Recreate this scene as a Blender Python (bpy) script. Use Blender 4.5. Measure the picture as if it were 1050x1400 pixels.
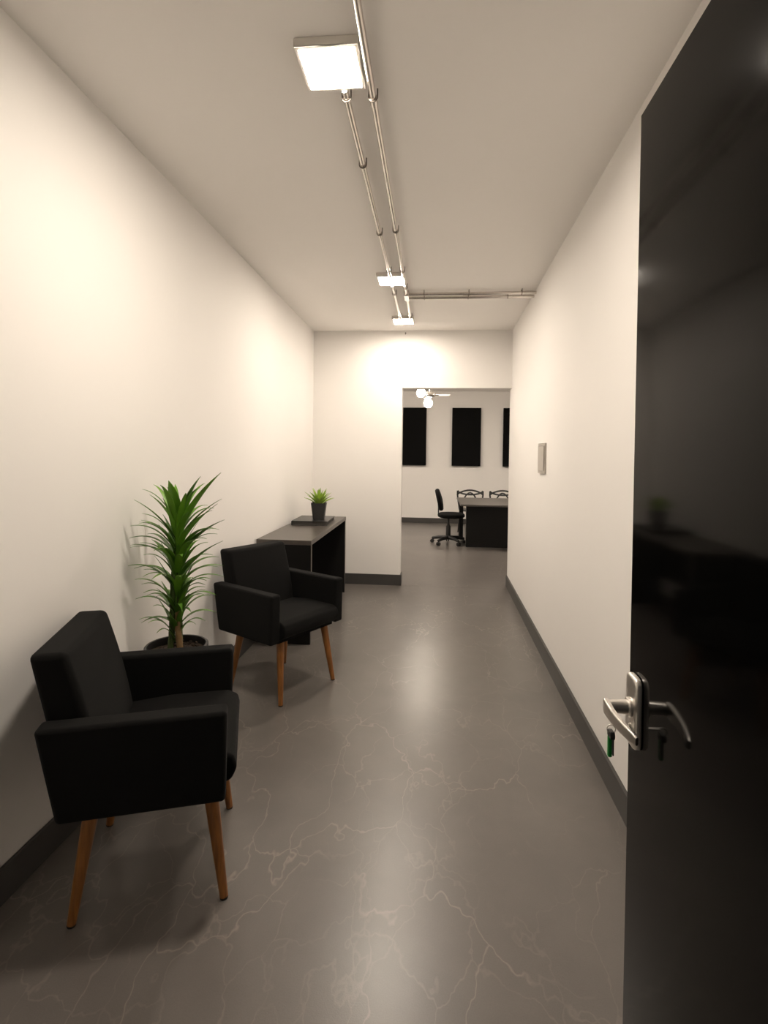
import bpy, bmesh, math, random
from mathutils import Vector, Matrix

for o in list(bpy.data.objects):
    bpy.data.objects.remove(o, do_unlink=True)
scene = bpy.context.scene
C = scene.collection
PI = math.pi

# ------------------------------------------------------------------ camera
cam_data = bpy.data.cameras.new('camera')
cam_data.sensor_fit = 'VERTICAL'
cam_data.sensor_height = 36.0
cam_data.lens = 36.0 * 720.0 / 1400.0
cam_data.shift_y = -(700.0 - 633.6) / 1400.0
cam_data.clip_start = 0.01
cam = bpy.data.objects.new('camera', cam_data)
C.objects.link(cam)
cam.matrix_world = (Matrix.Translation((0, 0, 1.45)) @ Matrix.Rotation(0.0941, 4, 'Z')
                    @ Matrix.Rotation(PI / 2 - 0.016, 4, 'X') @ Matrix.Rotation(0.013, 4, 'Z'))
scene.camera = cam

# ------------------------------------------------------------------ world, exposure
world = bpy.data.worlds.new('world')
scene.world = world
world.use_nodes = True
bg = world.node_tree.nodes['Background']
bg.inputs[0].default_value = (1.0, 0.9, 0.78, 1)
bg.inputs[1].default_value = 0.05
vs = scene.view_settings
vs.view_transform = 'Standard'
vs.look = 'None'
vs.exposure = 0.17
vs.gamma = 1.0
vs.use_curve_mapping = False

LED_STRENGTH = (218.0, 185.0, 125.0, 350.0)   # entrance lamp to end-wall lamp, then the unseen pair added to brighten the far room
LED_COLOR = (1.0, 0.885, 0.755, 1)
GLOBE_STRENGTH = 105.0

# ------------------------------------------------------------------ room dimensions (metres)
H = 2.827            # ceiling
D = 5.839            # end wall of the corridor
XL = -1.36           # left wall
WT = 0.15            # wall thickness
DOORX, DOORZ = -0.356, 2.195
FAR = 11.37          # far wall of the back room
BX0, BX1 = -2.6, 3.2
FRONT = 0.28
def XR(y):
    return 0.8348 - 0.0126 * (D - y)

# ------------------------------------------------------------------ materials
def new_mat(name):
    m = bpy.data.materials.new(name)
    m.use_nodes = True
    nt = m.node_tree
    return m, nt, nt.nodes['Principled BSDF']

def simple(name, col, rough=0.5, metal=0.0, noise=None, bump=0.0, bscale=200.0, coat=0.0, spec=None, sheen=0.0, bdist=0.002):
    m, nt, b = new_mat(name)
    b.inputs['Base Color'].default_value = (*col, 1)
    b.inputs['Roughness'].default_value = rough
    b.inputs['Metallic'].default_value = metal
    b.inputs['Coat Weight'].default_value = coat
    b.inputs['Sheen Weight'].default_value = sheen
    if spec is not None:
        b.inputs['Specular IOR Level'].default_value = spec
    tc = nt.nodes.new('ShaderNodeTexCoord')
    if noise:
        scale, amt = noise
        n = nt.nodes.new('ShaderNodeTexNoise')
        n.inputs['Scale'].default_value = scale
        n.inputs['Detail'].default_value = 5
        nt.links.new(tc.outputs['Object'], n.inputs['Vector'])
        mr = nt.nodes.new('ShaderNodeMapRange')
        mr.inputs[3].default_value = 1 - amt
        mr.inputs[4].default_value = 1 + amt
        nt.links.new(n.outputs[0], mr.inputs[0])
        mx = nt.nodes.new('ShaderNodeMix')
        mx.data_type = 'RGBA'
        mx.blend_type = 'MULTIPLY'
        mx.inputs[0].default_value = 1
        mx.inputs[6].default_value = (*col, 1)
        nt.links.new(mr.outputs[0], mx.inputs[7])
        nt.links.new(mx.outputs[2], b.inputs['Base Color'])
    if bump:
        n2 = nt.nodes.new('ShaderNodeTexNoise')
        n2.inputs['Scale'].default_value = bscale
        n2.inputs['Detail'].default_value = 3
        nt.links.new(tc.outputs['Object'], n2.inputs['Vector'])
        bp = nt.nodes.new('ShaderNodeBump')
        bp.inputs['Strength'].default_value = bump
        bp.inputs['Distance'].default_value = bdist
        nt.links.new(n2.outputs[0], bp.inputs['Height'])
        nt.links.new(bp.outputs[0], b.inputs['Normal'])
    return m

def emit(name, col, strength):
    m, nt, b = new_mat(name)
    b.inputs['Base Color'].default_value = (0.8, 0.8, 0.8, 1)
    b.inputs['Emission Color'].default_value = col
    b.inputs['Emission Strength'].default_value = strength
    return m

M = {}
M['wall'] = simple('wall_paint', (0.865, 0.84, 0.81), 0.75, noise=(1.3, 0.02), bump=0.08, bscale=160)
M['ceiling'] = simple('ceiling_paint', (0.90, 0.87, 0.835), 0.85, noise=(1.1, 0.02), bump=0.05, bscale=120)
M['base'] = simple('baseboard_vinyl', (0.055, 0.052, 0.049), 0.42, noise=(9, 0.12))
M['fabric'] = simple('black_upholstery', (0.0030, 0.0029, 0.0027), 0.95, noise=(60, 0.35), bump=0.35, bscale=900, sheen=0.02, spec=0.2)
M['legwood'] = None
M['door'] = simple('black_lacquer', (0.0022, 0.0021, 0.0019), 0.08, noise=(4, 0.1), spec=0.07)
M['laminate'] = simple('black_laminate', (0.0045, 0.0043, 0.004), 0.5, noise=(14, 0.2), bump=0.05, bscale=300, spec=0.25)
M['tabletop'] = simple('dark_table_laminate', (0.075, 0.064, 0.055), 0.33, noise=(18, 0.18), bump=0.05, bscale=260)
M['edgeband'] = simple('grey_edge_band', (0.10, 0.09, 0.08), 0.4, noise=(20, 0.1))
M['nickel'] = simple('satin_nickel', (0.80, 0.77, 0.73), 0.34, 1.0, noise=(30, 0.06), bump=0.05, bscale=400, bdist=0.0005)
M['galv'] = simple('galvanised_steel', (0.66, 0.62, 0.58), 0.2, 1.0, noise=(22, 0.06))
M['clip'] = simple('dark_clip_steel', (0.16, 0.14, 0.12), 0.45, 0.8, noise=(22, 0.12))
M['whiteplastic'] = simple('white_plastic', (0.78, 0.74, 0.68), 0.4, noise=(5, 0.03))
M['greyplate'] = simple('grey_plate', (0.50, 0.46, 0.41), 0.45, noise=(6, 0.04))
M['blackplastic'] = simple('black_plastic', (0.012, 0.012, 0.012), 0.4, noise=(10, 0.1))
M['pot'] = simple('black_pot', (0.016, 0.0155, 0.015), 0.35, noise=(10, 0.15))
M['potmat'] = simple('charcoal_pot', (0.022, 0.022, 0.021), 0.55, noise=(10, 0.15), bump=0.1, bscale=200)
M['soil'] = simple('potting_bark', (0.035, 0.020, 0.011), 0.95, noise=(50, 0.6), bump=1.0, bscale=60, bdist=0.02)
M['cane'] = simple('plant_cane', (0.20, 0.12, 0.045), 0.7, noise=(40, 0.4), bump=0.4, bscale=60)
M['greencane'] = simple('green_cane', (0.06, 0.09, 0.022), 0.6, noise=(40, 0.4), bump=0.3, bscale=60)
M['panelfabric'] = simple('black_acoustic_fabric', (0.006, 0.006, 0.006), 1.0, noise=(60, 0.2), bump=0.2, bscale=500, spec=0.1)
M['greentag'] = simple('green_tag', (0.004, 0.26, 0.035), 0.35, noise=(40, 0.05))
M['fanwhite'] = simple('fan_white', (0.8, 0.77, 0.72), 0.35, noise=(5, 0.03))
M['paper'] = simple('book_pages', (0.05, 0.045, 0.04), 0.8, noise=(80, 0.3))
M['bookcover'] = simple('book_cover', (0.010, 0.010, 0.0095), 0.3, noise=(20, 0.2))
M['glide'] = simple('black_glide', (0.01, 0.01, 0.01), 0.6, noise=(20, 0.1))
for k_, s_ in enumerate(LED_STRENGTH):
    M['led%d' % k_] = emit('led_diffuser', LED_COLOR, s_)
M['globe'] = emit('lamp_globe', (1.0, 0.87, 0.73, 1), GLOBE_STRENGTH)

def wood():
    m, nt, b = new_mat('varnished_leg_wood')
    tc = nt.nodes.new('ShaderNodeTexCoord')
    mp = nt.nodes.new('ShaderNodeMapping')
    mp.inputs['Scale'].default_value = (60, 60, 4)
    nt.links.new(tc.outputs['Object'], mp.inputs[0])
    n = nt.nodes.new('ShaderNodeTexNoise')
    n.inputs['Scale'].default_value = 1.5
    n.inputs['Detail'].default_value = 6
    nt.links.new(mp.outputs[0], n.inputs['Vector'])
    r = nt.nodes.new('ShaderNodeValToRGB')
    r.color_ramp.elements[0].position = 0.3
    r.color_ramp.elements[0].color = (0.17, 0.062, 0.013, 1)
    r.color_ramp.elements[1].position = 0.75
    r.color_ramp.elements[1].color = (0.34, 0.138, 0.033, 1)
    nt.links.new(n.outputs[0], r.inputs[0])
    nt.links.new(r.outputs[0], b.inputs['Base Color'])
    b.inputs['Roughness'].default_value = 0.35
    return m
M['legwood'] = wood()

def leafmat(name, c0, c1):
    m, nt, b = new_mat(name)
    oi = nt.nodes.new('ShaderNodeObjectInfo')
    tc = nt.nodes.new('ShaderNodeTexCoord')
    n = nt.nodes.new('ShaderNodeTexNoise')
    n.inputs['Scale'].default_value = 14
    nt.links.new(tc.outputs['Object'], n.inputs['Vector'])
    ad = nt.nodes.new('ShaderNodeMath')
    ad.operation = 'ADD'
    nt.links.new(oi.outputs['Random'], ad.inputs[0])
    nt.links.new(n.outputs[0], ad.inputs[1])
    ml = nt.nodes.new('ShaderNodeMath')
    ml.operation = 'MULTIPLY'
    ml.inputs[1].default_value = 0.6
    nt.links.new(ad.outputs[0], ml.inputs[0])
    r = nt.nodes.new('ShaderNodeValToRGB')
    r.color_ramp.elements[0].color = (*c0, 1)
    r.color_ramp.elements[1].color = (*c1, 1)
    nt.links.new(ml.outputs[0], r.inputs[0])
    nt.links.new(r.outputs[0], b.inputs['Base Color'])
    b.inputs['Roughness'].default_value = 0.42
    b.inputs['Transmission Weight'].default_value = 0.0
    return m
M['leaf'] = leafmat('dracaena_leaf', (0.028, 0.100, 0.011), (0.15, 0.33, 0.022))
M['leaf2'] = leafmat('succulent_leaf', (0.14, 0.28, 0.03), (0.42, 0.58, 0.09))

def floor_mat():
    m, nt, b = new_mat('grey_veined_floor')
    L = nt.links.new
    N = nt.nodes.new
    tc = N('ShaderNodeTexCoord')
    # warp
    def warp(scale, amt, seed):
        n = N('ShaderNodeTexNoise')
        n.inputs['Scale'].default_value = scale
        n.inputs['Detail'].default_value = 4
        n.inputs['Roughness'].default_value = 0.52
        mp = N('ShaderNodeMapping')
        mp.inputs['Location'].default_value = (seed, seed * 1.7, seed * 0.3)
        mp.inputs['Scale'].default_value = (1.0, 0.6, 1.0)
        L(tc.outputs['Object'], mp.inputs[0])
        L(mp.outputs[0], n.inputs['Vector'])
        s = N('ShaderNodeVectorMath'); s.operation = 'SUBTRACT'
        s.inputs[1].default_value = (0.5, 0.5, 0.5)
        L(n.outputs['Color'], s.inputs[0])
        k = N('ShaderNodeVectorMath'); k.operation = 'SCALE'
        k.inputs['Scale'].default_value = amt
        L(s.outputs[0], k.inputs[0])
        a = N('ShaderNodeVectorMath'); a.operation = 'ADD'
        L(mp.outputs[0], a.inputs[0]); L(k.outputs[0], a.inputs[1])
        return a
    def vein(vs, scale, width, wscale, wamt, seed, m0, m1):
        a = warp(wscale, wamt, seed)
        v = N('ShaderNodeTexVoronoi')
        v.feature = 'DISTANCE_TO_EDGE'
        v.inputs['Scale'].default_value = scale
        L(a.outputs[0], v.inputs['Vector'])
        mr = N('ShaderNodeMapRange')
        mr.inputs[1].default_value = 0.0
        mr.inputs[2].default_value = width
        mr.inputs[3].default_value = 1.0
        mr.inputs[4].default_value = 0.0
        L(v.outputs['Distance'], mr.inputs[0])
        mk = N('ShaderNodeTexNoise')
        mk.inputs['Scale'].default_value = 2.3
        mk.inputs['Detail'].default_value = 4
        L(a.outputs[0], mk.inputs['Vector'])
        mr2 = N('ShaderNodeMapRange')
        mr2.inputs[1].default_value = m0
        mr2.inputs[2].default_value = m1
        L(mk.outputs[0], mr2.inputs[0])
        mu = N('ShaderNodeMath'); mu.operation = 'MULTIPLY'
        L(mr.outputs[0], mu.inputs[0]); L(mr2.outputs[0], mu.inputs[1])
        return mu
    v1 = vein('a', 2.6, 0.010, 3.4, 0.45, 3.1, 0.40, 0.56)
    v2 = vein('b', 5.2, 0.018, 5.0, 0.28, 9.7, 0.43, 0.62)
    mxv = N('ShaderNodeMath'); mxv.operation = 'MAXIMUM'
    L(v1.outputs[0], mxv.inputs[0])
    sc = N('ShaderNodeMath'); sc.operation = 'MULTIPLY'; sc.inputs[1].default_value = 0.6
    L(v2.outputs[0], sc.inputs[0]); L(sc.outputs[0], mxv.inputs[1])
    cl = N('ShaderNodeTexNoise'); cl.inputs['Scale'].default_value = 2.0; cl.inputs['Detail'].default_value = 7
    cl.inputs['Roughness'].default_value = 0.65
    L(tc.outputs['Object'], cl.inputs['Vector'])
    r = N('ShaderNodeValToRGB')
    r.color_ramp.elements[0].position = 0.3
    r.color_ramp.elements[0].color = (0.116, 0.104, 0.095, 1)
    r.color_ramp.elements[1].position = 0.72
    r.color_ramp.elements[1].color = (0.156, 0.140, 0.127, 1)
    L(cl.outputs[0], r.inputs[0])
    sp = N('ShaderNodeTexNoise'); sp.inputs['Scale'].default_value = 260; sp.inputs['Detail'].default_value = 2
    L(tc.outputs['Object'], sp.inputs['Vector'])
    spm = N('ShaderNodeMapRange'); spm.inputs[3].default_value = 0.86; spm.inputs[4].default_value = 1.14
    L(sp.outputs[0], spm.inputs[0])
    m1 = N('ShaderNodeMix'); m1.data_type = 'RGBA'; m1.blend_type = 'MULTIPLY'; m1.inputs[0].default_value = 1
    L(r.outputs[0], m1.inputs[6]); L(spm.outputs[0], m1.inputs[7])
    m2 = N('ShaderNodeMix'); m2.data_type = 'RGBA'
    fac = N('ShaderNodeMath'); fac.operation = 'MULTIPLY'; fac.inputs[1].default_value = 0.38
    L(mxv.outputs[0], fac.inputs[0])
    L(fac.outputs[0], m2.inputs[0])
    L(m1.outputs[2], m2.inputs[6])
    m2.inputs[7].default_value = (0.37, 0.32, 0.275, 1)
    L(m2.outputs[2], b.inputs['Base Color'])
    b.inputs['Roughness'].default_value = 0.295
    b.inputs['Specular IOR Level'].default_value = 0.62
    bp = N('ShaderNodeBump'); bp.inputs['Strength'].default_value = 0.10; bp.inputs['Distance'].default_value = 0.002
    L(sp.outputs[0], bp.inputs['Height'])
    L(bp.outputs[0], b.inputs['Normal'])
    return m
M['floor'] = floor_mat()

# ------------------------------------------------------------------ helpers
def obj(name, bm, mat, parent=None, smooth=True, loc=None):
    me = bpy.data.meshes.new(name)
    bmesh.ops.recalc_face_normals(bm, faces=bm.faces)
    bm.to_mesh(me)
    bm.free()
    if smooth:
        for p in me.polygons:
            p.use_smooth = True
        try:
            me.set_sharp_from_angle(angle=math.radians(38))
        except Exception:
            pass
    me.materials.append(M[mat] if isinstance(mat, str) else mat)
    o = bpy.data.objects.new(name, me)
    C.objects.link(o)
    if smooth and 0 < len(me.polygons) < 700:
        wn = o.modifiers.new('weighted_normals', 'WEIGHTED_NORMAL')
        wn.mode = 'FACE_AREA'
        wn.weight = 60
        wn.keep_sharp = True
    if parent:
        o.parent = parent
    if loc:
        o.location = loc
    return o

def thing(name, label, cat, loc=(0, 0, 0), rotz=0.0, group=None):
    o = bpy.data.objects.new(name, None)
    o.empty_display_size = 0.1
    C.objects.link(o)
    o.location = loc
    o.rotation_euler = (0, 0, rotz)
    tag(o, label, cat, group)
    return o

def tag(o, label, cat, group=None):
    o['label'] = label
    o['category'] = cat
    if group:
        o['group'] = group
    return o

def struct(o, label=None, cat=None):
    o['kind'] = 'structure'
    if label:
        o['label'] = label
    if cat:
        o['category'] = cat
    return o

def copy_tree(o, parent=None):
    c = o.copy()
    C.objects.link(c)
    c.parent = parent
    for ch in list(o.children):
        copy_tree(ch, c)
    return c

def add_box(bm, x0, x1, y0, y1, z0, z1):
    vs_ = [bm.verts.new((x, y, z)) for z in (z0, z1) for y in (y0, y1) for x in (x0, x1)]
    for f in ((0, 1, 3, 2), (4, 5, 7, 6), (0, 1, 5, 4), (2, 3, 7, 6), (0, 2, 6, 4), (1, 3, 7, 5)):
        bm.faces.new([vs_[i] for i in f])
    return vs_

def box(x0, x1, y0, y1, z0, z1, bev=0.0, seg=2):
    bm = bmesh.new()
    add_box(bm, x0, x1, y0, y1, z0, z1)
    if bev:
        bmesh.ops.bevel(bm, geom=bm.edges[:], offset=bev, segments=seg, profile=0.5, affect='EDGES')
    return bm

def prism(poly, axis, a0, a1, bev=0.0, seg=3):
    """poly: 2D points; axis 'y': poly in xz extruded along y; 'z': poly in xy extruded along z; 'x': poly in yz."""
    bm = bmesh.new()
    def P(u, v, a):
        return {'y': (u, a, v), 'z': (u, v, a), 'x': (a, u, v)}[axis]
    lo = [bm.verts.new(P(u, v, a0)) for u, v in poly]
    hi = [bm.verts.new(P(u, v, a1)) for u, v in poly]
    n = len(poly)
    bm.faces.new(lo)
    bm.faces.new(hi)
    for i in range(n):
        bm.faces.new((lo[i], lo[(i + 1) % n], hi[(i + 1) % n], hi[i]))
    bmesh.ops.recalc_face_normals(bm, faces=bm.faces)
    if bev:
        bmesh.ops.bevel(bm, geom=bm.edges[:], offset=bev, segments=seg, profile=0.5, affect='EDGES')
    return bm

def add_lathe(bm, prof, seg=32, c=(0, 0, 0), cap0=True, cap1=True):
    rings = []
    for r, z in prof:
        rings.append([bm.verts.new((c[0] + r * math.cos(2 * PI * i / seg), c[1] + r * math.sin(2 * PI * i / seg), c[2] + z)) for i in range(seg)])
    for a, b_ in zip(rings, rings[1:]):
        for i in range(seg):
            bm.faces.new((a[i], a[(i + 1) % seg], b_[(i + 1) % seg], b_[i]))
    if cap0:
        bm.faces.new(rings[0])
    if cap1:
        bm.faces.new(rings[-1])
    return rings

def lathe(prof, seg=32, c=(0, 0, 0), cap0=True, cap1=True):
    bm = bmesh.new()
    add_lathe(bm, prof, seg, c, cap0, cap1)
    return bm

def add_tube(bm, pts, rad, seg=12, closed=False, flat=None, sq=1.0):
    """sweep a circle (or ellipse via flat=(a,b)) along pts; rad may be a list."""
    pts = [Vector(p) for p in pts]
    n = len(pts)
    rads = rad if isinstance(rad, (list, tuple)) else [rad] * n
    rings = []
    up = None
    for i, p in enumerate(pts):
        if closed:
            t = (pts[(i + 1) % n] - pts[i - 1]).normalized()
        else:
            t = (pts[min(i + 1, n - 1)] - pts[max(i - 1, 0)]).normalized()
        if up is None:
            ref = Vector((0, 0, 1)) if abs(t.z) < 0.9 else Vector((1, 0, 0))
            up = (ref - t * ref.dot(t)).normalized()
        else:
            up = (up - t * up.dot(t)).normalized()
        sd = t.cross(up)
        fa, fb = flat if flat else (1, 1)
        ring = []
        for k in range(seg):
            sn, cs = math.sin(2 * PI * k / seg), math.cos(2 * PI * k / seg)
            sn, cs = math.copysign(abs(sn) ** sq, sn), math.copysign(abs(cs) ** sq, cs)
            ring.append(bm.verts.new(p + (up * sn * fb + sd * cs * fa) * rads[i]))
        rings.append(ring)
    m = n if closed else n - 1
    for i in range(m):
        a, b_ = rings[i], rings[(i + 1) % n]
        for k in range(seg):
            bm.faces.new((a[k], a[(k + 1) % seg], b_[(k + 1) % seg], b_[k]))
    if not closed:
        bm.faces.new(rings[0])
        bm.faces.new(rings[-1])

def tube(pts, rad, seg=12, closed=False, flat=None):
    bm = bmesh.new()
    add_tube(bm, pts, rad, seg, closed, flat)
    return bm

def sphere(r, c=(0, 0, 0), sx=1, sy=1, sz=1, seg=20):
    bm = bmesh.new()
    bmesh.ops.create_uvsphere(bm, u_segments=seg, v_segments=seg // 2 + 2, radius=r)
    for v in bm.verts:
        v.co = Vector((v.co.x * sx + c[0], v.co.y * sy + c[1], v.co.z * sz + c[2]))
    return bm

def bez(p0, p1, p2, n):
    p0, p1, p2 = Vector(p0), Vector(p1), Vector(p2)
    return [p0 * (1 - t) ** 2 + p1 * 2 * t * (1 - t) + p2 * t * t for t in [i / n for i in range(n + 1)]]

# ------------------------------------------------------------------ the room shell
Y0 = -1.3
# corridor floor, then the floor of the back room, meeting in a fine joint
fl = box(XL - WT, XR(0) + 0.4, Y0, D - 0.001, -0.1, 0)
struct(obj('floor', fl, 'floor', smooth=False), 'dark grey veined corridor floor with satin sheen', 'floor')
fl = box(BX0 - WT, BX1 + WT, D + 0.001, FAR + WT, -0.1, 0)
struct(obj('floor', fl, 'floor', smooth=False), 'dark grey floor of the room beyond the doorway', 'floor')
ce = box(XL - WT, XR(0) + 0.4, FRONT - WT, D + WT, H, H + 0.1)
struct(obj('ceiling', ce, 'ceiling', smooth=False), 'plain beige painted corridor ceiling', 'ceiling')
ce = box(BX0 - WT, BX1 + WT, D + WT, FAR + WT, H, H + 0.1)
struct(obj('ceiling', ce, 'ceiling', smooth=False), 'ceiling of the room beyond the doorway', 'ceiling')
struct(obj('wall_left', box(XL - WT, XL, FRONT - WT, D + WT, 0, H), 'wall', smooth=False), 'long bare cream wall behind the armchairs', 'wall')
wr = prism([(XR(FRONT - WT), FRONT - WT), (XR(D + WT), D + WT), (XR(D + WT) + WT, D + WT), (XR(FRONT - WT) + WT, FRONT - WT)], 'z', 0, H)
struct(obj('wall_right', wr, 'wall', smooth=False), 'long cream wall on the right, half hidden by the open door', 'wall')
bm = bmesh.new()
add_box(bm, XL, DOORX, D, D + WT, 0, H)
add_box(bm, DOORX, XR(D), D, D + WT, DOORZ, H)
struct(obj('wall_back', bm, 'wall', smooth=False), 'cream end wall with the open doorway', 'wall')
# entrance wall around the camera's own doorway
DH = (0.446, 0.18)
bm = bmesh.new()
add_box(bm, XL, -0.50, FRONT - WT, FRONT, 0, H)
add_box(bm, 0.50, XR(FRONT) - 0.001, FRONT - WT, FRONT, 0, H)
add_box(bm, -0.50, 0.50, FRONT - WT, FRONT, 2.22, H)
struct(obj('wall_front', bm, 'wall', smooth=False), 'cream entrance wall around the door opening', 'wall')
# back room
struct(obj('wall_far', box(BX0, BX1, FAR, FAR + WT, 0, H), 'wall', smooth=False), 'far wall carrying the black panels', 'wall')
struct(obj('wall_far_left', box(BX0 - WT, BX0, D + WT, FAR + WT, 0, H), 'wall', smooth=False), 'left side wall of the far room', 'wall')
struct(obj('wall_far_right', box(BX1, BX1 + WT, D + WT, FAR + WT, 0, H), 'wall', smooth=False), 'right side wall of the far room', 'wall')
bm = bmesh.new()
add_box(bm, BX0, XL - WT, D, D + WT, 0, H)
add_box(bm, XR(D + WT) + WT, BX1, D, D + WT, 0, H)
struct(obj('wall_far_front', bm, 'wall', smooth=False), 'near side wall of the far room', 'wall')

# baseboards
BH, BT = 0.118, 0.014
struct(obj('baseboard_left', box(XL, XL + BT, FRONT, D - BT, 0, BH, 0.002, 1), 'base', smooth=False), 'charcoal baseboard along the left wall', 'baseboard')
bb = prism([(XR(FRONT) - BT, FRONT), (XR(D + WT) - BT, D + WT), (XR(D + WT), D + WT), (XR(FRONT), FRONT)], 'z', 0, BH)
struct(obj('baseboard_right', bb, 'base', smooth=False), 'charcoal baseboard along the right wall', 'baseboard')
bm = bmesh.new()
add_box(bm, XL, DOORX + BT, D - BT, D, 0, BH)
add_box(bm, DOORX, DOORX + BT, D, D + WT, 0, BH)
struct(obj('baseboard_back', bm, 'base', smooth=False), 'charcoal baseboard on the end wall beside the doorway', 'baseboard')
struct(obj('baseboard_far', box(BX0, BX1, FAR - BT, FAR, 0, 0.108, 0.002, 1), 'base', smooth=False), 'charcoal baseboard under the black panels', 'baseboard')

# ------------------------------------------------------------------ entrance door, open into the corridor
edge = Vector((0.441, 1.212))
ta = math.radians(-0.3)
# local frame of the door: +x from hinge to free edge, +y out of the visible face, z up
door = bpy.data.objects.new('door_1', None)
C.objects.link(door)
u = Vector((-math.sin(ta), math.cos(ta)))        # towards the free edge
hinge = edge - u * 0.92
door.location = (hinge.x, hinge.y, 0)
door.rotation_euler = (0, 0, math.atan2(u.y, u.x))
struct(door, 'glossy black door standing open on the right with satin handle', 'door')
DW = 0.92
obj('door_leaf', box(0, DW, -0.035, 0, 0.008, 2.20, 0.0015, 2), 'door', door)
for z in (0.25, 1.06, 1.88):
    bm = lathe([(0.007, -0.05), (0.007, 0.05)], 12, (-0.006, 0.004, z))
    obj('hinge', bm, 'nickel', door)
def door_handle(side):
    s = side
    hd = obj('handle_plate', bmesh.new(), 'nickel', door)
    # plate: rounded rectangle slab with soft edges
    def rrect(x0, x1, z0, z1, r, n=6):
        pts = []
        for cx, cz, a0 in ((x1 - r, z1 - r, 0), (x0 + r, z1 - r, 90), (x0 + r, z0 + r, 180), (x1 - r, z0 + r, 270)):
            for k in range(n + 1):
                a = math.radians(a0 + 90 * k / n)
                pts.append((cx + r * math.cos(a), cz + r * math.sin(a)))
        return pts
    bm = bmesh.new()
    layers = [(0.0, 0.0035), (0.0015, 0.0), (0.009, 0.0), (0.0125, 0.002), (0.014, 0.006)]
    base_y = 0.0005 if s > 0 else -0.0355
    prev = None
    for o_, ins in layers:
        ring = [bm.verts.new((x, base_y + s * o_, z)) for x, z in rrect(DW - 0.078 + ins, DW - 0.015 - ins, 0.834 + ins, 0.986 - ins, 0.018 - ins * 0.5)]
        if prev:
            for i in range(len(ring)):
                bm.faces.new((prev[i], prev[(i + 1) % len(ring)], ring[(i + 1) % len(ring)], ring[i]))
        else:
            bm.faces.new(ring)
        prev = ring
    bm.faces.new(prev)
    bmesh.ops.recalc_face_normals(bm, faces=bm.faces)
    bm.to_mesh(hd.data)
    for p in hd.data.polygons:
        p.use_smooth = True
    hd.data.set_sharp_from_angle(angle=math.radians(50))
    X, Z = DW - 0.047, 0.917
    bm = bmesh.new()
    add_tube(bm, [(X, base_y + s * 0.013, Z), (X, base_y + s * 0.019, Z), (X, base_y + s * 0.021, Z)], [0.0205, 0.0205, 0.0185], 24)
    obj('handle_rose', bm, 'nickel', hd)
    bm = bmesh.new()
    add_tube(bm, [(X, base_y + s * 0.020, Z), (X, base_y + s * 0.05, Z), (X, base_y + s * 0.06, Z - 0.0005)], [0.0150, 0.0135, 0.0125], 20)
    n = 14
    pts, rr = [], []
    for i in range(n + 1):
        t = i / n
        pts.append((X + 0.011 - 0.14 * t, base_y + s * (0.0625 + 0.003 * math.sin(PI * t) - 0.016 * t * t), Z - 0.004 * t - 0.003 * t * t))
        rr.append(0.0165 - 0.0055 * t if 0 < i < n else 0.008)
    add_tube(bm, pts, rr, 20, flat=(0.42, 1.0), sq=0.5)
    obj('lever', bm, 'nickel', hd)
    bm = bmesh.new()
    add_tube(bm, [(X, base_y + s * 0.013, 0.873), (X, base_y + s * 0.018, 0.873), (X, base_y + s * 0.0185, 0.873)], [0.0085, 0.0085, 0.0075], 18)
    obj('lock_cylinder', bm, 'nickel', hd)
door_handle(1)
door_handle(-1)

# key in the lock with a green tag hanging from it
q = door.matrix_basis @ Vector((DW - 0.047, 0.019, 0.873))
key = thing('key', 'black headed key in the door lock with a bright green tag', 'key', q, door.rotation_euler.z)
key.scale = (1.28, 1.28, 1.28)
obj('key_blade', box(-0.0035, 0.0035, -0.0003, 0.022, -0.001, 0.001), 'nickel', key)
bm = bmesh.new()
add_tube(bm, [(0, 0.026 + 0.007 * math.sin(a), -0.0045 + 0.007 * math.cos(a)) for a in [2 * PI * i / 16 for i in range(16)]], 0.0009, 6, closed=True)
obj('key_ring', bm, 'nickel', key)
obj('key_head', prism([(-0.009, -0.019), (0.009, -0.019), (0.010, -0.012), (0.007, -0.007), (-0.007, -0.007), (-0.010, -0.012)], 'y', 0.022, 0.030, 0.0018, 2), 'blackplastic', key)
obj('second_key_blade', box(-0.0085, -0.0015, 0.0235, 0.0255, -0.046, -0.018, 0.0006, 1), 'blackplastic', key)
obj('green_tag', box(0.0005, 0.0085, 0.023, 0.030, -0.054, -0.0175, 0.0025, 3), 'greentag', key)

# ------------------------------------------------------------------ ceiling lights
LED = [(-0.375, 1.835, 'square white ceiling light nearest the entrance, largest and brightest'),
       (-0.345, 4.08, 'square ceiling light just before the cross pipe, second of three'),
       (-0.325, 5.32, 'small square ceiling light closest to the end wall'),
       (-1.45, 8.40, 'square ceiling light added to brighten the far room, unseen behind the wall left of the doorway'),  # this and the next are added, out-of-view lights that lift the far room
       (1.75, 8.40, 'square ceiling light added to brighten the far room, unseen behind the wall right of the doorway')]
LZ = 0.032
def led_panel(k):
    t = thing('ceiling_light', LED[k][2], 'ceiling light', (LED[k][0], LED[k][1], H), 0, 'square ceiling lights')
    bm = bmesh.new()
    a, b_ = 0.108, 0.094
    add_box(bm, -a, a, -a, a, -LZ, 0)
    bmesh.ops.bevel(bm, geom=bm.edges[:], offset=0.003, segments=2, profile=0.5, affect='EDGES')
    obj('housing', bm, 'whiteplastic', t)
    obj('diffuser', box(-b_, b_, -b_, b_, -LZ - 0.0009, -LZ - 0.0001), 'led%d' % min(k, 3), t, smooth=False)
    return t
for k in range(5):
    led_panel(k)

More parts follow.
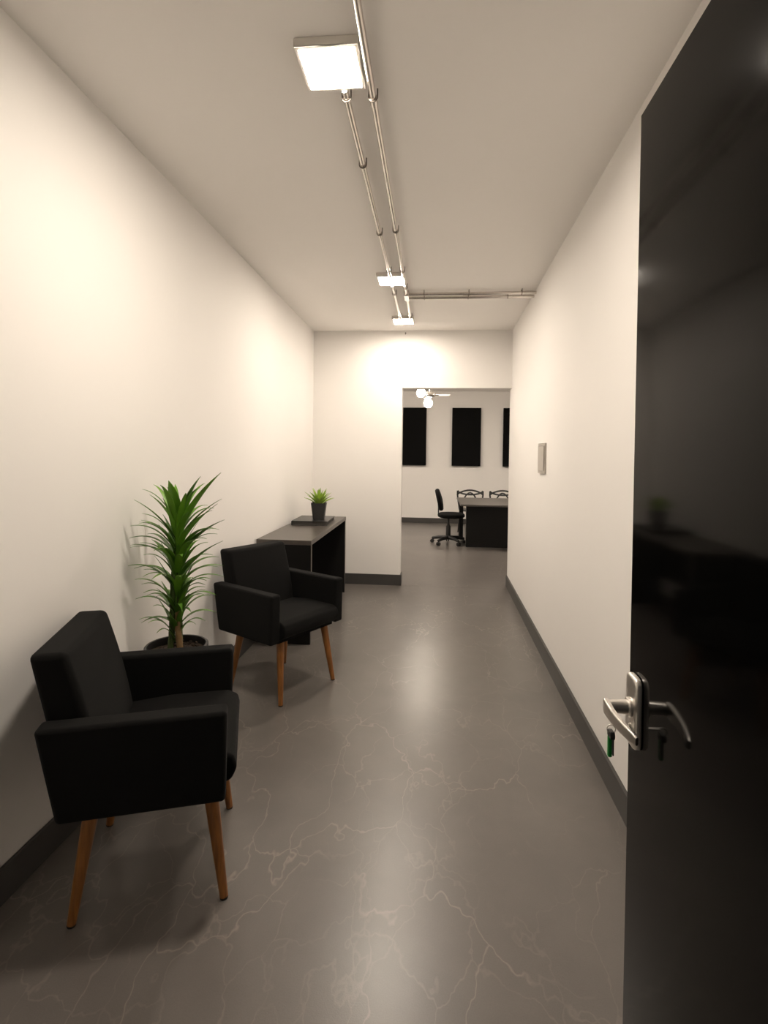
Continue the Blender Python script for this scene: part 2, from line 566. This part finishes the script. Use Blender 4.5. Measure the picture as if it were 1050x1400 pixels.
# ------------------------------------------------------------------ surface conduits on the ceiling
CR = 0.0125
CZ = H - 0.030
def conduit(name, runs, clips, label, axis='y', sleeves=()):
    t = thing(name, label, 'conduit', (runs[0][0], runs[0][1], CZ), 0, 'steel conduits on the ceiling')
    ox, oy = runs[0][0], runs[0][1]
    for x0, y0, x1, y1 in runs:
        obj('pipe', tube([(x0 - ox, y0 - oy, 0), (x1 - ox, y1 - oy, 0)], CR, 20), 'galv', t)
    for cx, cy in clips:
        # U shaped hook clip under the pipe with arms up to the ceiling
        pts = []
        R = CR + 0.004
        side = [(-R, H - CZ), (-R, 0.004)] + [(-R * math.cos(a), -R * math.sin(a)) for a in [PI * i / 12 for i in range(13)]] + [(R, 0.004), (R, H - CZ)]
        for a, z in side:
            pts.append((cx - ox + a, cy - oy, z) if axis == 'y' else (cx - ox, cy - oy + a, z))
        obj('clip', tube(pts, 0.0028, 8, flat=(1, 1)), 'clip', t)
    for sx, sy, l in sleeves:
        a = (sx - ox - l, sy - oy, 0), (sx - ox + l, sy - oy, 0)
        if axis == 'y':
            a = (sx - ox, sy - oy - l, 0), (sx - ox, sy - oy + l, 0)
        obj('sleeve', tube(a, CR + 0.0025, 18), 'galv', t)
    return t
XA, XB = -0.347, -0.247
conduit('conduit_pipe', [(XA, 1.94, XA, 3.98), (XA, 4.18, XA, 5.22)],
        [(XA, 1.985), (XA, 2.445), (XA, 3.20), (XA, 3.86), (XA, 4.40), (XA, 5.12)],
        'left hand galvanised pipe linking the three ceiling lights', sleeves=[(XA, 2.46, 0.02), (XA, 3.22, 0.02)])
conduit('conduit_pipe', [(XB, FRONT, XB, 3.98), (XB, 4.18, XB, 4.404), (XB, 4.556, XB, 5.22)],
        [(XB, 0.9), (XB, 1.99), (XB, 3.17), (XB, 3.86), (XB, 4.24), (XB, 5.12)],
        'long right hand galvanised pipe running the length of the ceiling', sleeves=[(XB, 2.01, 0.02), (XB, 3.19, 0.02)])
conduit('conduit_pipe', [(XB + 0.0225, 4.43, XR(4.43) - 0.001, 4.43)], [(-0.10, 4.43), (0.27, 4.43), (0.70, 4.43)],
        'cross ceiling pipe to the right wall, the one nearer the entrance', 'x', sleeves=[(0.76, 4.43, 0.03), (0.25, 4.43, 0.03)])
conduit('conduit_pipe', [(XB + 0.0225, 4.53, XR(4.53) - 0.001, 4.53)], [(-0.10, 4.53), (0.27, 4.53), (0.60, 4.53)],
        'cross ceiling pipe to the right wall, the one nearer the end wall', 'x', sleeves=[(0.76, 4.53, 0.03), (0.60, 4.53, 0.02)])
bx = box(-0.022, 0.022, -0.075, 0.075, -0.05, 0.0, 0.004, 2)
jb = obj('junction_box', bx, 'galv', loc=(XB, 4.48, H))
tag(jb, 'small steel junction box where the cross pipes meet the long pipe', 'junction box')

# ------------------------------------------------------------------ wall plate and hook
yc, zc = 4.02, 1.44
wp = thing('wall_cover_plate', 'pale grey square cover plate on the right wall', 'wall plate', (XR(yc), yc, zc), 0.0126)
obj('plate_frame', box(-0.014, 0, -0.118, 0.118, -0.112, 0.112, 0.003, 2), 'greyplate', wp)
obj('plate_cover', box(-0.019, -0.0135, -0.100, 0.100, -0.094, 0.094, 0.0025, 2), 'greyplate', wp)
hk = thing('wall_hook', 'tiny metal screw hook high on the end wall', 'hook', (-0.33, D, 2.80))
bm = tube([(0, 0.0, 0), (0, -0.02, 0), (0, -0.03, -0.006), (0, -0.028, -0.016), (0, -0.018, -0.018)], 0.003, 8)
obj('hook_wire', bm, 'clip', hk)
obj('hook_base', tube([(0, 0.0, 0), (0, -0.004, 0)], 0.008, 12), 'clip', hk)

# ------------------------------------------------------------------ armchairs
def soft_slab(profile, y0, y1, bev, bulge=0.0, bulge_dir=None):
    """profile in local xz extruded along y, bevelled, subdivided once and softly inflated."""
    bm = prism(profile, 'y', y0, y1, bev, 4)
    return bm

def make_armchair(loc, rot, label):
    t = thing('armchair', label, 'armchair', loc, rot, 'black fabric armchairs with wooden legs')
    HW, XF, ZB, ZA = 0.309, 0.228, 0.366, 0.648
    AT = 0.072
    for s in (-1, 1):
        y0, y1 = (-HW, -HW + AT) if s < 0 else (HW - AT, HW)
        prof = [(XF, ZB), (XF + 0.004, ZA), (-0.302, ZA), (-0.244, ZB)]
        obj('armrest', prism(prof, 'y', y0, y1, 0.014, 4), 'fabric', t)
    yi = HW - AT - 0.001
    # backrest: reclined slab with a gently bowed front and rounded top
    n = 10
    bm = bmesh.new()
    rows = []
    zz0, zz1 = ZB + 0.006, 0.842
    for i in range(n + 1):
        ti = i / n
        z = zz0 + (zz1 - zz0) * ti
        xr_ = -0.236 - 0.106 * ti
        xf_ = -0.125 - 0.115 * ti + 0.012 * math.sin(PI * ti)
        rows.append((xr_, xf_, z))
    m = 8
    grid_f, grid_r = [], []
    for xr_, xf_, z in rows:
        rf, rr = [], []
        for j in range(m + 1):
            y = -yi + 2 * yi * j / m
            bow = 0.010 * (1 - (y / yi) ** 2)
            zz = z
            rf.append(bm.verts.new((xf_ + bow, y, zz)))
            rr.append(bm.verts.new((xr_ - 0.0 * bow, y, zz)))
        grid_f.append(rf)
        grid_r.append(rr)
    for i in range(n):
        for j in range(m):
            bm.faces.new((grid_f[i][j], grid_f[i][j + 1], grid_f[i + 1][j + 1], grid_f[i + 1][j]))
            bm.faces.new((grid_r[i][j], grid_r[i][j + 1], grid_r[i + 1][j + 1], grid_r[i + 1][j]))
        for j in (0, m):
            bm.faces.new((grid_f[i][j], grid_r[i][j], grid_r[i + 1][j], grid_f[i + 1][j]))
    for i in (0, n):
        for j in range(m):
            bm.faces.new((grid_f[i][j], grid_f[i][j + 1], grid_r[i][j + 1], grid_r[i][j]))
    bmesh.ops.recalc_face_normals(bm, faces=bm.faces)
    sharp = [e for e in bm.edges if len(e.link_faces) == 2 and e.calc_face_angle() > 0.9]
    bmesh.ops.bevel(bm, geom=sharp, offset=0.020, segments=4, profile=0.5, affect='EDGES')
    obj('backrest', bm, 'fabric', t)
    # seat cushion, front edge bowed forward and rounded
    prof = [(-0.16, 0.385), (0.20, 0.372), (0.246, 0.392), (0.262, 0.43), (0.252, 0.468), (0.215, 0.486), (0.0, 0.488), (-0.16, 0.472)]
    obj('seat_cushion', prism(prof, 'y', -yi, yi, 0.012, 3), 'fabric', t)
    obj('seat_frame', box(-0.225, 0.205, -yi, yi, ZB - 0.012, ZB + 0.02, 0.006, 2), 'fabric', t)
    obj('underframe_bar', box(-0.03, 0.03, -yi + 0.06, yi - 0.06, ZB - 0.034, ZB - 0.012, 0.004, 1), 'blackplastic', t)
    for sx in (-1, 1):
        for sy in (-1, 1):
            top = Vector((0.172 * sx - (0.0 if sx > 0 else 0.0), 0.185 * sy, ZB + 0.004))
            foot = Vector((0.223 * sx, 0.225 * sy, 0.006))
            bm = tube([top, top.lerp(foot, 0.3), foot], [0.0245, 0.0215, 0.0135], 20)
            lg = obj('leg', bm, 'legwood', t)
            d = (foot - top).normalized()
            obj('foot_glide', tube([foot - d * 0.001, (foot.x, foot.y, 0.0)], [0.0137, 0.0125], 16), 'glide', lg)
    return t
make_armchair((-0.946, 1.777, 0), 0.341, 'black fabric armchair on wooden legs nearest the entrance, seen from its side')
make_armchair((-0.933, 3.241, 0), -0.532, 'black fabric armchair on wooden legs between the tall plant and the console table')

# ------------------------------------------------------------------ tall potted plant
PX, PY = -1.150, 2.28
plant = thing('potted_plant', 'tall leafy green plant with drooping strap leaves in a round black pot', 'plant', (PX, PY, 0))
RIMZ = 0.578
prof = [(0.092, 0.0), (0.098, 0.006), (0.128, RIMZ - 0.05), (0.136, RIMZ - 0.045), (0.137, RIMZ - 0.003), (0.134, RIMZ), (0.126, RIMZ), (0.124, RIMZ - 0.004), (0.120, RIMZ - 0.06)]
pot = obj('pot', lathe(prof, 48, cap1=False), 'pot', plant)
bm = bmesh.new()
rs = random.Random(5)
rings = []
cv = bm.verts.new((0, 0, RIMZ - 0.03))
for k in range(1, 7):
    rings.append([bm.verts.new((0.1205 * k / 6 * math.cos(2 * PI * i / 30), 0.1205 * k / 6 * math.sin(2 * PI * i / 30), RIMZ - 0.032 + rs.uniform(-0.006, 0.006))) for i in range(30)])
for i in range(30):
    bm.faces.new((cv, rings[0][i], rings[0][(i + 1) % 30]))
for a, b_ in zip(rings, rings[1:]):
    for i in range(30):
        bm.faces.new((a[i], a[(i + 1) % 30], b_[(i + 1) % 30], b_[i]))
obj('soil', bm, 'soil', plant)
for k in range(26):
    a, r = rs.uniform(0, 2 * PI), 0.112 * math.sqrt(rs.uniform(0.08, 1))
    bm = box(-0.011, 0.011, -0.006, 0.006, -0.004, 0.004, 0.002, 1)
    o = obj('bark_chip', bm, 'soil', plant, loc=(r * math.cos(a), r * math.sin(a), RIMZ - 0.022))
    o.rotation_euler = (rs.uniform(-0.5, 0.5), rs.uniform(-0.5, 0.5), rs.uniform(0, PI))
for cx, cy, r0, r1, ztop, mt in ((-0.026, -0.012, 0.013, 0.010, 1.02, 'greencane'), (0.024, -0.020, 0.014, 0.011, 0.74, 'cane'), (0.004, 0.020, 0.012, 0.009, 1.14, 'greencane')):
    pts, rr = [], []
    for i in range(24):
        ti = i / 23
        z = RIMZ - 0.05 + (ztop - RIMZ + 0.05) * ti
        pts.append((cx * (1 - ti * 0.75) + 0.003 * math.sin(7 * ti), cy * (1 - ti * 0.75), z))
        rr.append((r0 + (r1 - r0) * ti) * (1.0 + (0.10 if i % 2 else 0.0)))
    obj('cane', tube(pts, rr, 12), mt, plant)

def leaf_mesh(base, tip, rise, width, fold=0.25, seg=12, droop=0.0, shape=0.30):
    base, tip = Vector(base), Vector(tip)
    d = tip - base
    hor = Vector((d.x, d.y, 0))
    ctrl = base + hor * 0.42 + Vector((0, 0, d.z * 0.5 + rise))
    pts = bez(base, ctrl, tip, seg)
    if hor.length < 1e-4:
        hor = Vector((1, 0, 0))
    side = Vector((-hor.y, hor.x, 0)).normalized()
    bm = bmesh.new()
    rows = []
    for i, p in enumerate(pts):
        ti = i / seg
        w = width * 0.5 * (ti / shape * (2 - ti / shape) * 0.6 + 0.4 if ti < shape else (1 - ((ti - shape) / (1 - shape)) ** 1.7))
        w = max(w, 0.0006)
        tan = (pts[min(i + 1, seg)] - pts[max(i - 1, 0)]).normalized()
        nrm = side.cross(tan).normalized()
        if nrm.z < 0:
            nrm = -nrm
        rows.append([bm.verts.new(p + side * w + nrm * w * fold), bm.verts.new(p), bm.verts.new(p - side * w + nrm * w * fold)])
    for a, b_ in zip(rows, rows[1:]):
        for k in range(2):
            bm.faces.new((a[k], a[k + 1], b_[k + 1], b_[k]))
    # real thickness
    geom = bm.faces[:]
    bmesh.ops.recalc_face_normals(bm, faces=geom)
    bmesh.ops.solidify(bm, geom=geom, thickness=0.0009)
    return bm

LEAVES = [(0.0, -0.083, 1.327, 1.176, 0.036), (-0.084, -0.087, 1.264, 1.133, 0.03), (-0.144, -0.107, 1.242, 1.09, 0.03), (0.111, -0.009, 1.344, 1.164, 0.028), (0.223, -0.051, 1.364, 1.121, 0.034), (0.204, 0.005, 1.244, 1.084, 0.022), (0.183, 0.01, 1.221, 1.047, 0.022), (-0.158, -0.112, 1.128, 1.034, 0.026), (-0.161, -0.113, 1.075, 1.01, 0.024), (-0.125, -0.101, 1.137, 1.059, 0.016), (0.27, -0.124, 1.167, 1.01, 0.024), (0.225, -0.137, 1.133, 1.004, 0.02), (0.162, 0.061, 1.076, 0.997, 0.014), (0.172, -0.078, 1.076, 0.985, 0.02), (-0.165, -0.115, 0.955, 0.862, 0.026), (-0.106, -0.095, 1.0, 0.911, 0.02), (-0.108, -0.096, 0.905, 0.868, 0.016), (-0.142, -0.107, 0.942, 0.886, 0.016), (0.248, -0.084, 1.07, 0.911, 0.024), (0.154, 0.099, 0.962, 0.886, 0.024), (0.226, -0.027, 0.949, 0.874, 0.018), (0.197, 0.061, 0.879, 0.849, 0.018), (0.155, -0.026, 1.052, 0.923, 0.02), (-0.139, -0.106, 0.894, 0.788, 0.022), (-0.136, -0.105, 0.808, 0.744, 0.022), (-0.113, -0.097, 0.872, 0.788, 0.016), (0.152, 0.013, 0.879, 0.812, 0.02), (0.228, -0.104, 0.839, 0.775, 0.02), (0.127, 0.012, 0.851, 0.8, 0.016), (-0.068, -0.082, 0.774, 0.682, 0.018), (-0.122, -0.101, 0.718, 0.645, 0.02), (-0.088, -0.089, 0.701, 0.639, 0.014), (-0.054, -0.078, 0.653, 0.62, 0.012), (0.159, 0.068, 0.709, 0.689, 0.02), (0.141, -0.014, 0.696, 0.651, 0.014), (0.072, 0.038, 0.661, 0.633, 0.014), (0.117, 0.021, 0.805, 0.726, 0.018)]
for dx, dy, tz, bz, w in LEAVES:
    L_ = math.hypot(dx, dy)
    up = tz - bz
    rise = 0.075 if up < 0.13 else 0.03
    if bz > 1.08:
        rise = 0.03
    ang = math.atan2(dy, dx)
    b0 = (0.008 * math.cos(ang), 0.008 * math.sin(ang), bz - 0.03)
    obj('leaf', leaf_mesh(b0, (dx, dy, tz), rise, w * 1.55), 'leaf', plant)
rl = random.Random(11)
tiers = [(1.14, 7, 0.15, 0.17), (1.07, 8, 0.18, 0.12), (1.0, 8, 0.18, 0.10), (0.93, 8, 0.18, 0.09), (0.85, 8, 0.17, 0.08), (0.77, 7, 0.16, 0.07), (0.70, 6, 0.14, 0.05), (1.17, 4, 0.05, 0.13),
         (0.68, 3, 0.085, 0.11), (0.76, 4, 0.095, 0.12), (0.84, 4, 0.095, 0.13), (0.92, 4, 0.095, 0.13), (1.0, 4, 0.095, 0.14), (1.07, 4, 0.095, 0.15)]
for bz, n, reach, up in tiers:
    off = rl.uniform(0, 6)
    for k in range(n):
        a = off + 2 * PI * k / n + rl.uniform(-0.3, 0.3)
        r = reach * rl.uniform(0.75, 1.1)
        dx, dy = r * math.cos(a), r * math.sin(a)
        dx = max(dx, -0.185)
        z = bz + rl.uniform(-0.03, 0.03)
        obj('leaf', leaf_mesh((0.008 * math.cos(a), 0.008 * math.sin(a), z - 0.03), (dx, dy, z + up + rl.uniform(-0.05, 0.03)), rl.uniform(0.05, 0.085) if reach > 0.1 else rl.uniform(0.01, 0.03), rl.uniform(0.026, 0.036) if reach > 0.1 else rl.uniform(0.018, 0.026)), 'leaf', plant)

# ------------------------------------------------------------------ console table in the far left corner
TX0, TX1, TY0, TY1, TZ = XL + 0.018, -0.915, 3.91, 5.49, 0.794
tb = thing('console_table', 'long black console table with dark brown top against the left wall', 'table', ((TX0 + TX1) / 2, (TY0 + TY1) / 2, 0))
hx, hy = (TX1 - TX0) / 2, (TY1 - TY0) / 2
top = obj('tabletop', box(-hx, hx, -hy, hy, TZ - 0.036, TZ, 0.0015, 1), 'tabletop', tb)
obj('edge_band', box(hx - 0.0005, hx + 0.0012, -hy, hy, TZ - 0.035, TZ - 0.001), 'edgeband', top)
for s in (-1, 1):
    y0, y1 = (-hy + 0.001, -hy + 0.037) if s < 0 else (hy - 0.037, hy - 0.001)
    sp = obj('side_panel', box(-hx + 0.002, hx - 0.002, y0, y1, 0.0, TZ - 0.0362, 0.001, 1), 'laminate', tb)
    obj('edge_band', box(hx - 0.0025, hx - 0.0005, y0 + 0.001, y1 - 0.001, 0.001, TZ - 0.037), 'edgeband', sp)
obj('back_panel', box(-hx + 0.004, -hx + 0.022, -hy + 0.038, hy - 0.038, 0.30, TZ - 0.0365), 'laminate', tb)

# book and little plant on it
bk = thing('book', 'thick black hardcover book lying on the console table', 'book', (-1.135, 4.96, TZ), 0.03)
obj('cover_bottom', box(-0.165, 0.165, -0.22, 0.22, 0.0, 0.004, 0.001, 1), 'bookcover', bk)
obj('page_block', box(-0.160, 0.158, -0.213, 0.213, 0.004, 0.034), 'paper', bk)
obj('cover_top', box(-0.165, 0.165, -0.22, 0.22, 0.034, 0.040, 0.001, 1), 'bookcover', bk)
obj('spine', box(-0.169, -0.160, -0.22, 0.22, 0.0, 0.040, 0.002, 2), 'bookcover', bk)
sp_ = thing('succulent', 'small bright green succulent in a square black pot on the book', 'plant', (-1.082, 4.93, TZ + 0.040), 0.12)
# square tapering pot with rounded corners, hollow
def rsq(a, r, z, n=5):
    pts = []
    for cx, cy, a0 in ((a - r, a - r, 0), (-a + r, a - r, 90), (-a + r, -a + r, 180), (a - r, -a + r, 270)):
        for k in range(n + 1):
            t_ = math.radians(a0 + 90 * k / n)
            pts.append((cx + r * math.cos(t_), cy + r * math.sin(t_), z))
    return pts
bm = bmesh.new()
prev = None
for a, r, z in ((0.050, 0.012, 0.0), (0.053, 0.013, 0.003), (0.071, 0.016, 0.150), (0.071, 0.016, 0.153), (0.065, 0.013, 0.153), (0.062, 0.012, 0.125)):
    ring = [bm.verts.new(p) for p in rsq(a, r, z)]
    if prev:
        for i in range(len(ring)):
            bm.faces.new((prev[i], prev[(i + 1) % len(ring)], ring[(i + 1) % len(ring)], ring[i]))
    else:
        bm.faces.new(ring)
    prev = ring
obj('pot', bm, 'potmat', sp_)
bm = bmesh.new()
bm.faces.new([bm.verts.new(p) for p in rsq(0.0635, 0.012, 0.138)])
obj('soil', bm, 'soil', sp_, smooth=False)
rl = random.Random(4)
for ring_n, r0, elev, ln, w in ((5, 0.006, 80, 0.15, 0.026), (8, 0.012, 66, 0.155, 0.028), (10, 0.018, 48, 0.16, 0.028), (11, 0.022, 28, 0.155, 0.026)):
    for k in range(ring_n):
        a = 2 * PI * k / ring_n + rl.uniform(-0.2, 0.2) + elev
        e = math.radians(elev + rl.uniform(-7, 7))
        l_ = ln * rl.uniform(0.85, 1.1)
        base = (r0 * math.cos(a), r0 * math.sin(a), 0.134)
        tip = ((r0 + l_ * math.cos(e)) * math.cos(a), (r0 + l_ * math.cos(e)) * math.sin(a), 0.140 + l_ * math.sin(e))
        obj('leaf', leaf_mesh(base, tip, 0.012, w, fold=0.45, seg=8, shape=0.45), 'leaf2', sp_)

# ------------------------------------------------------------------ the back room: panels
for x0, lab in ((-0.772, 'black fabric wall panel at the left edge of the doorway view'),
                (0.380, 'black fabric wall panel in the middle, fully visible through the doorway'),
                (1.452, 'black fabric wall panel mostly hidden by the right wall')):
    pn = thing('acoustic_panel', lab, 'wall panel', (x0 + 0.303, FAR - 0.022, 1.238), 0, 'black wall panels in the far room')
    obj('padded_face', box(-0.303, 0.303, -0.055, -0.008, 0, 1.235, 0.006, 2), 'panelfabric', pn)
    obj('backing_board', box(-0.295, 0.295, -0.008, 0, 0.008, 1.227), 'laminate', pn)
    for sx in (-0.2, 0.2):
        obj('wall_bracket', box(sx - 0.02, sx + 0.02, 0, 0.0215, 1.0, 1.05), 'nickel', pn)

# outlet on the far wall
ot = thing('wall_outlet', 'white power outlet low on the far wall beside the desk', 'outlet', (0.637, FAR, 0.372))
obj('outlet_plate', box(-0.06, 0.06, -0.008, 0, -0.06, 0.06, 0.002, 1), 'whiteplastic', ot)
for sx in (-1, 1):
    for sz in (-1, 1):
        obj('socket', box(sx * 0.028 - 0.02, sx * 0.028 + 0.02, -0.0115, -0.008, sz * 0.028 - 0.02, sz * 0.028 + 0.02, 0.002, 1), 'greyplate', ot)

# desk
DX0, DX1, DY0, DY1, DZ = 0.425, 2.45, 8.22, 9.62, 0.70
dk = thing('meeting_desk', 'large black desk with a grey top in the room beyond the doorway', 'desk', ((DX0 + DX1) / 2, (DY0 + DY1) / 2, 0))
hx, hy = (DX1 - DX0) / 2, (DY1 - DY0) / 2
obj('desktop', box(-hx, hx, -hy, hy, DZ - 0.028, DZ, 0.002, 1), 'edgeband', dk)
obj('front_panel', box(-hx + 0.105, hx - 0.1, 8.47 - (DY0 + hy), 8.50 - (DY0 + hy), 0.0, DZ - 0.0285), 'laminate', dk)
for sx in (-1, 1):
    obj('leg', box(sx * (hx - 0.075) - 0.035, sx * (hx - 0.075) + 0.035, hy - 0.20, hy - 0.12, 0, DZ - 0.0285), 'laminate', dk)
obj('side_panel', box(-hx + 0.105, -hx + 0.135, 8.50 - (DY0 + hy), 8.62 - (DY0 + hy), 0, DZ - 0.0285), 'laminate', dk)
obj('apron', box(-hx + 0.10, hx - 0.10, hy - 0.17, hy - 0.15, DZ - 0.12, DZ - 0.0285), 'laminate', dk)

# office chair, side on, facing the desk
oc = thing('office_chair', 'black swivel office chair on casters at the left end of the desk', 'chair', (0.255, 8.74, 0), 0.0)
for k in range(5):
    a = math.radians(18 + 72 * k)
    ca, sa = math.cos(a), math.sin(a)
    arm = obj('base_arm', tube([(0.02 * ca, 0.02 * sa, 0.105), (0.16 * ca, 0.16 * sa, 0.100), (0.275 * ca, 0.275 * sa, 0.078)], [0.034, 0.028, 0.022], 10), 'blackplastic', oc)
    bm = bmesh.new()
    for s in (-1, 1):
        cx, cy = 0.275 * ca - sa * 0.016 * s, 0.275 * sa + ca * 0.016 * s
        add_tube(bm, [(cx - 0.009 * -sa, cy - 0.009 * ca, 0.029), (cx + 0.009 * -sa, cy + 0.009 * ca, 0.029)], 0.029, 14)
    add_tube(bm, [(0.275 * ca, 0.275 * sa, 0.03), (0.275 * ca, 0.275 * sa, 0.085)], 0.008, 8)
    obj('caster', bm, 'blackplastic', arm)
obj('hub', lathe([(0.045, 0.075), (0.045, 0.125), (0.035, 0.14)], 20), 'blackplastic', oc)
col = obj('gas_column', lathe([(0.040, 0.13), (0.038, 0.29), (0.030, 0.30), (0.021, 0.305), (0.021, 0.43)], 20), 'blackplastic', oc)
bm = bmesh.new()
# cushion as a squashed super-ellipse
def pad(bm, cx, cz, a, b_, th, tilt=0.0, axis='z', n=28, dome=0.018):
    rings = []
    for f, o_ in ((0.0, -th / 2), (0.86, -th / 2), (0.97, -th * 0.28), (1.0, 0), (0.97, th * 0.30), (0.86, th / 2), (0.5, th / 2 + dome * 0.6), (0.0, th / 2 + dome)):
        if f == 0.0:
            rings.append([(0, 0, o_)])
            continue
        ring = []
        for i in range(n):
            t_ = 2 * PI * i / n
            c_, s_ = math.cos(t_), math.sin(t_)
            ring.append((f * a * math.copysign(abs(c_) ** 0.72, c_), f * b_ * math.copysign(abs(s_) ** 0.72, s_), o_))
        rings.append(ring)
    def T(p):
        x, y, z = p
        if axis == 'z':
            return (cx + x, y, cz + z)
        # upright pad: x -> up, z -> forward(+x)
        ux, uz = -math.sin(tilt), math.cos(tilt)
        return (cx + ux * x + uz * z, y, cz + uz * x - ux * z)
    vv = [[bm.verts.new(T(p)) for p in r] for r in rings]
    for a_, b2 in zip(vv, vv[1:]):
        if len(a_) == 1:
            for i in range(n):
                bm.faces.new((a_[0], b2[i], b2[(i + 1) % n]))
        elif len(b2) == 1:
            for i in range(n):
                bm.faces.new((b2[0], a_[i], a_[(i + 1) % n]))
        else:
            for i in range(n):
                bm.faces.new((a_[i], a_[(i + 1) % n], b2[(i + 1) % n], b2[i]))
pad(bm, 0.045, 0.472, 0.225, 0.225, 0.068)
obj('seat', bm, 'fabric', oc)
bm = bmesh.new()
pad(bm, -0.155, 0.725, 0.185, 0.20, 0.075, math.radians(13), 'x')
obj('backrest', bm, 'fabric', oc)
obj('back_bar', tube([(0.02, 0, 0.435), (-0.12, 0, 0.432), (-0.165, 0, 0.47), (-0.165, 0, 0.60), (-0.172, 0, 0.70)], 0.016, 10, flat=(2.0, 0.7)), 'blackplastic', oc)
obj('seat_mechanism', box(-0.06, 0.13, -0.07, 0.07, 0.415, 0.449, 0.008, 2), 'blackplastic', oc)

# two chairs with looping open backs behind the desk
def loop_chair(x, y, label):
    t = thing('loop_back_chair', label, 'chair', (x, y, 0), 0, 'loop backed chairs behind the desk')
    Zt = 0.80
    W = 0.24
    # outer shell line: side posts rising into ears and a dipping middle
    def curve(fn, n=36):
        return [fn(i / n) for i in range(n + 1)]
    back_y = 0.22
    obj('back_loop', tube(curve(lambda s: ((-W + 2 * W * s), back_y + 0.03 * math.sin(PI * s), 0.715 + 0.085 * math.sin(PI * s) ** 0.7)), 0.016, 8), 'blackplastic', t)
    obj('back_loop', tube(curve(lambda s: ((-W + 2 * W * s) * 0.99, back_y + 0.03 * math.sin(PI * s), 0.79 - 0.075 * math.sin(PI * s) ** 0.55)), 0.016, 8), 'blackplastic', t)
    obj('back_loop', tube(curve(lambda s: ((-0.15 + 0.30 * s), back_y + 0.03 - 0.06 * (s - 0.5) ** 2, 0.45 + 0.30 * math.sin(PI * s) ** 0.5)), 0.014, 8), 'blackplastic', t)
    for s in (-1, 1):
        obj('back_post', tube([(s * 0.20, 0.16, 0.44), (s * 0.225, 0.20, 0.60), (s * W, back_y, 0.715), (s * W * 0.99, back_y, 0.79)], 0.016, 8), 'blackplastic', t)
        for fy, ty in ((-0.22, -0.18), (0.22, 0.16)):
            obj('leg', tube([(s * 0.19, ty, 0.44), (s * 0.22, fy, 0.0)], [0.016, 0.012], 10), 'blackplastic', t)
    bm = bmesh.new()
    pad(bm, 0, 0.448, 0.225, 0.225, 0.025, dome=-0.01)
    obj('seat', bm, 'blackplastic', t)
    return t
loop_chair(0.70, 9.90, 'black chair with looped open back behind the desk, left of the pair')
loop_chair(1.31, 9.90, 'black chair with looped open back behind the desk, partly cut off by the right wall')

# ceiling fan with two lit globes
fn = thing('ceiling_fan', 'white ceiling fan with glowing round lamps in the far room', 'ceiling fan', (-0.085, 8.6, H))
obj('canopy', lathe([(0.065, 0.0), (0.06, -0.03), (0.025, -0.06)], 24), 'fanwhite', fn)
obj('downrod', lathe([(0.011, -0.05), (0.011, -0.36)], 14), 'fanwhite', fn)
obj('motor', lathe([(0.02, -0.335), (0.085, -0.35), (0.10, -0.375), (0.10, -0.40), (0.075, -0.425), (0.035, -0.44)], 28), 'galv', fn)
for k in range(3):
    a = math.radians(4 + 120 * k)
    bm = bmesh.new()
    rows = []
    for r, w, z in ((0.11, 0.03, 0), (0.15, 0.045, 0), (0.25, 0.055, 0), (0.32, 0.05, 0), (0.335, 0.03, 0)):
        rows.append([(r, -w, -0.385 + 0.14 * w), (r, w, -0.385 - 0.14 * w)])
    vt = [[bm.verts.new((x * math.cos(a) - y * math.sin(a), x * math.sin(a) + y * math.cos(a), z + dz)) for (x, y, z) in row for dz in (0, -0.007)] for row in rows]
    for a_, b2 in zip(vt, vt[1:]):
        for i, j in ((0, 2), (2, 3), (3, 1), (1, 0)):
            bm.faces.new((a_[i], a_[j], b2[j], b2[i]))
    bm.faces.new((vt[0][0], vt[0][2], vt[0][3], vt[0][1]))
    bm.faces.new((vt[-1][0], vt[-1][2], vt[-1][3], vt[-1][1]))
    bl = obj('fan_blade', bm, 'fanwhite', fn)
    obj('blade_iron', tube([(0.08 * math.cos(a), 0.08 * math.sin(a), -0.39), (0.16 * math.cos(a), 0.16 * math.sin(a), -0.392)], 0.012, 8), 'galv', bl)
for x, y, z in ((-0.135, 0.0, -0.36), (-0.02, 0.06, -0.52)):
    ar = obj('lamp_arm', tube([(0.0, 0, -0.43), (x * 0.6, y * 0.6, -0.445), (x, y, z + 0.0)], 0.010, 8), 'galv', fn)
    obj('lamp_globe', sphere(0.072, (x, y, z)), 'globe', ar)
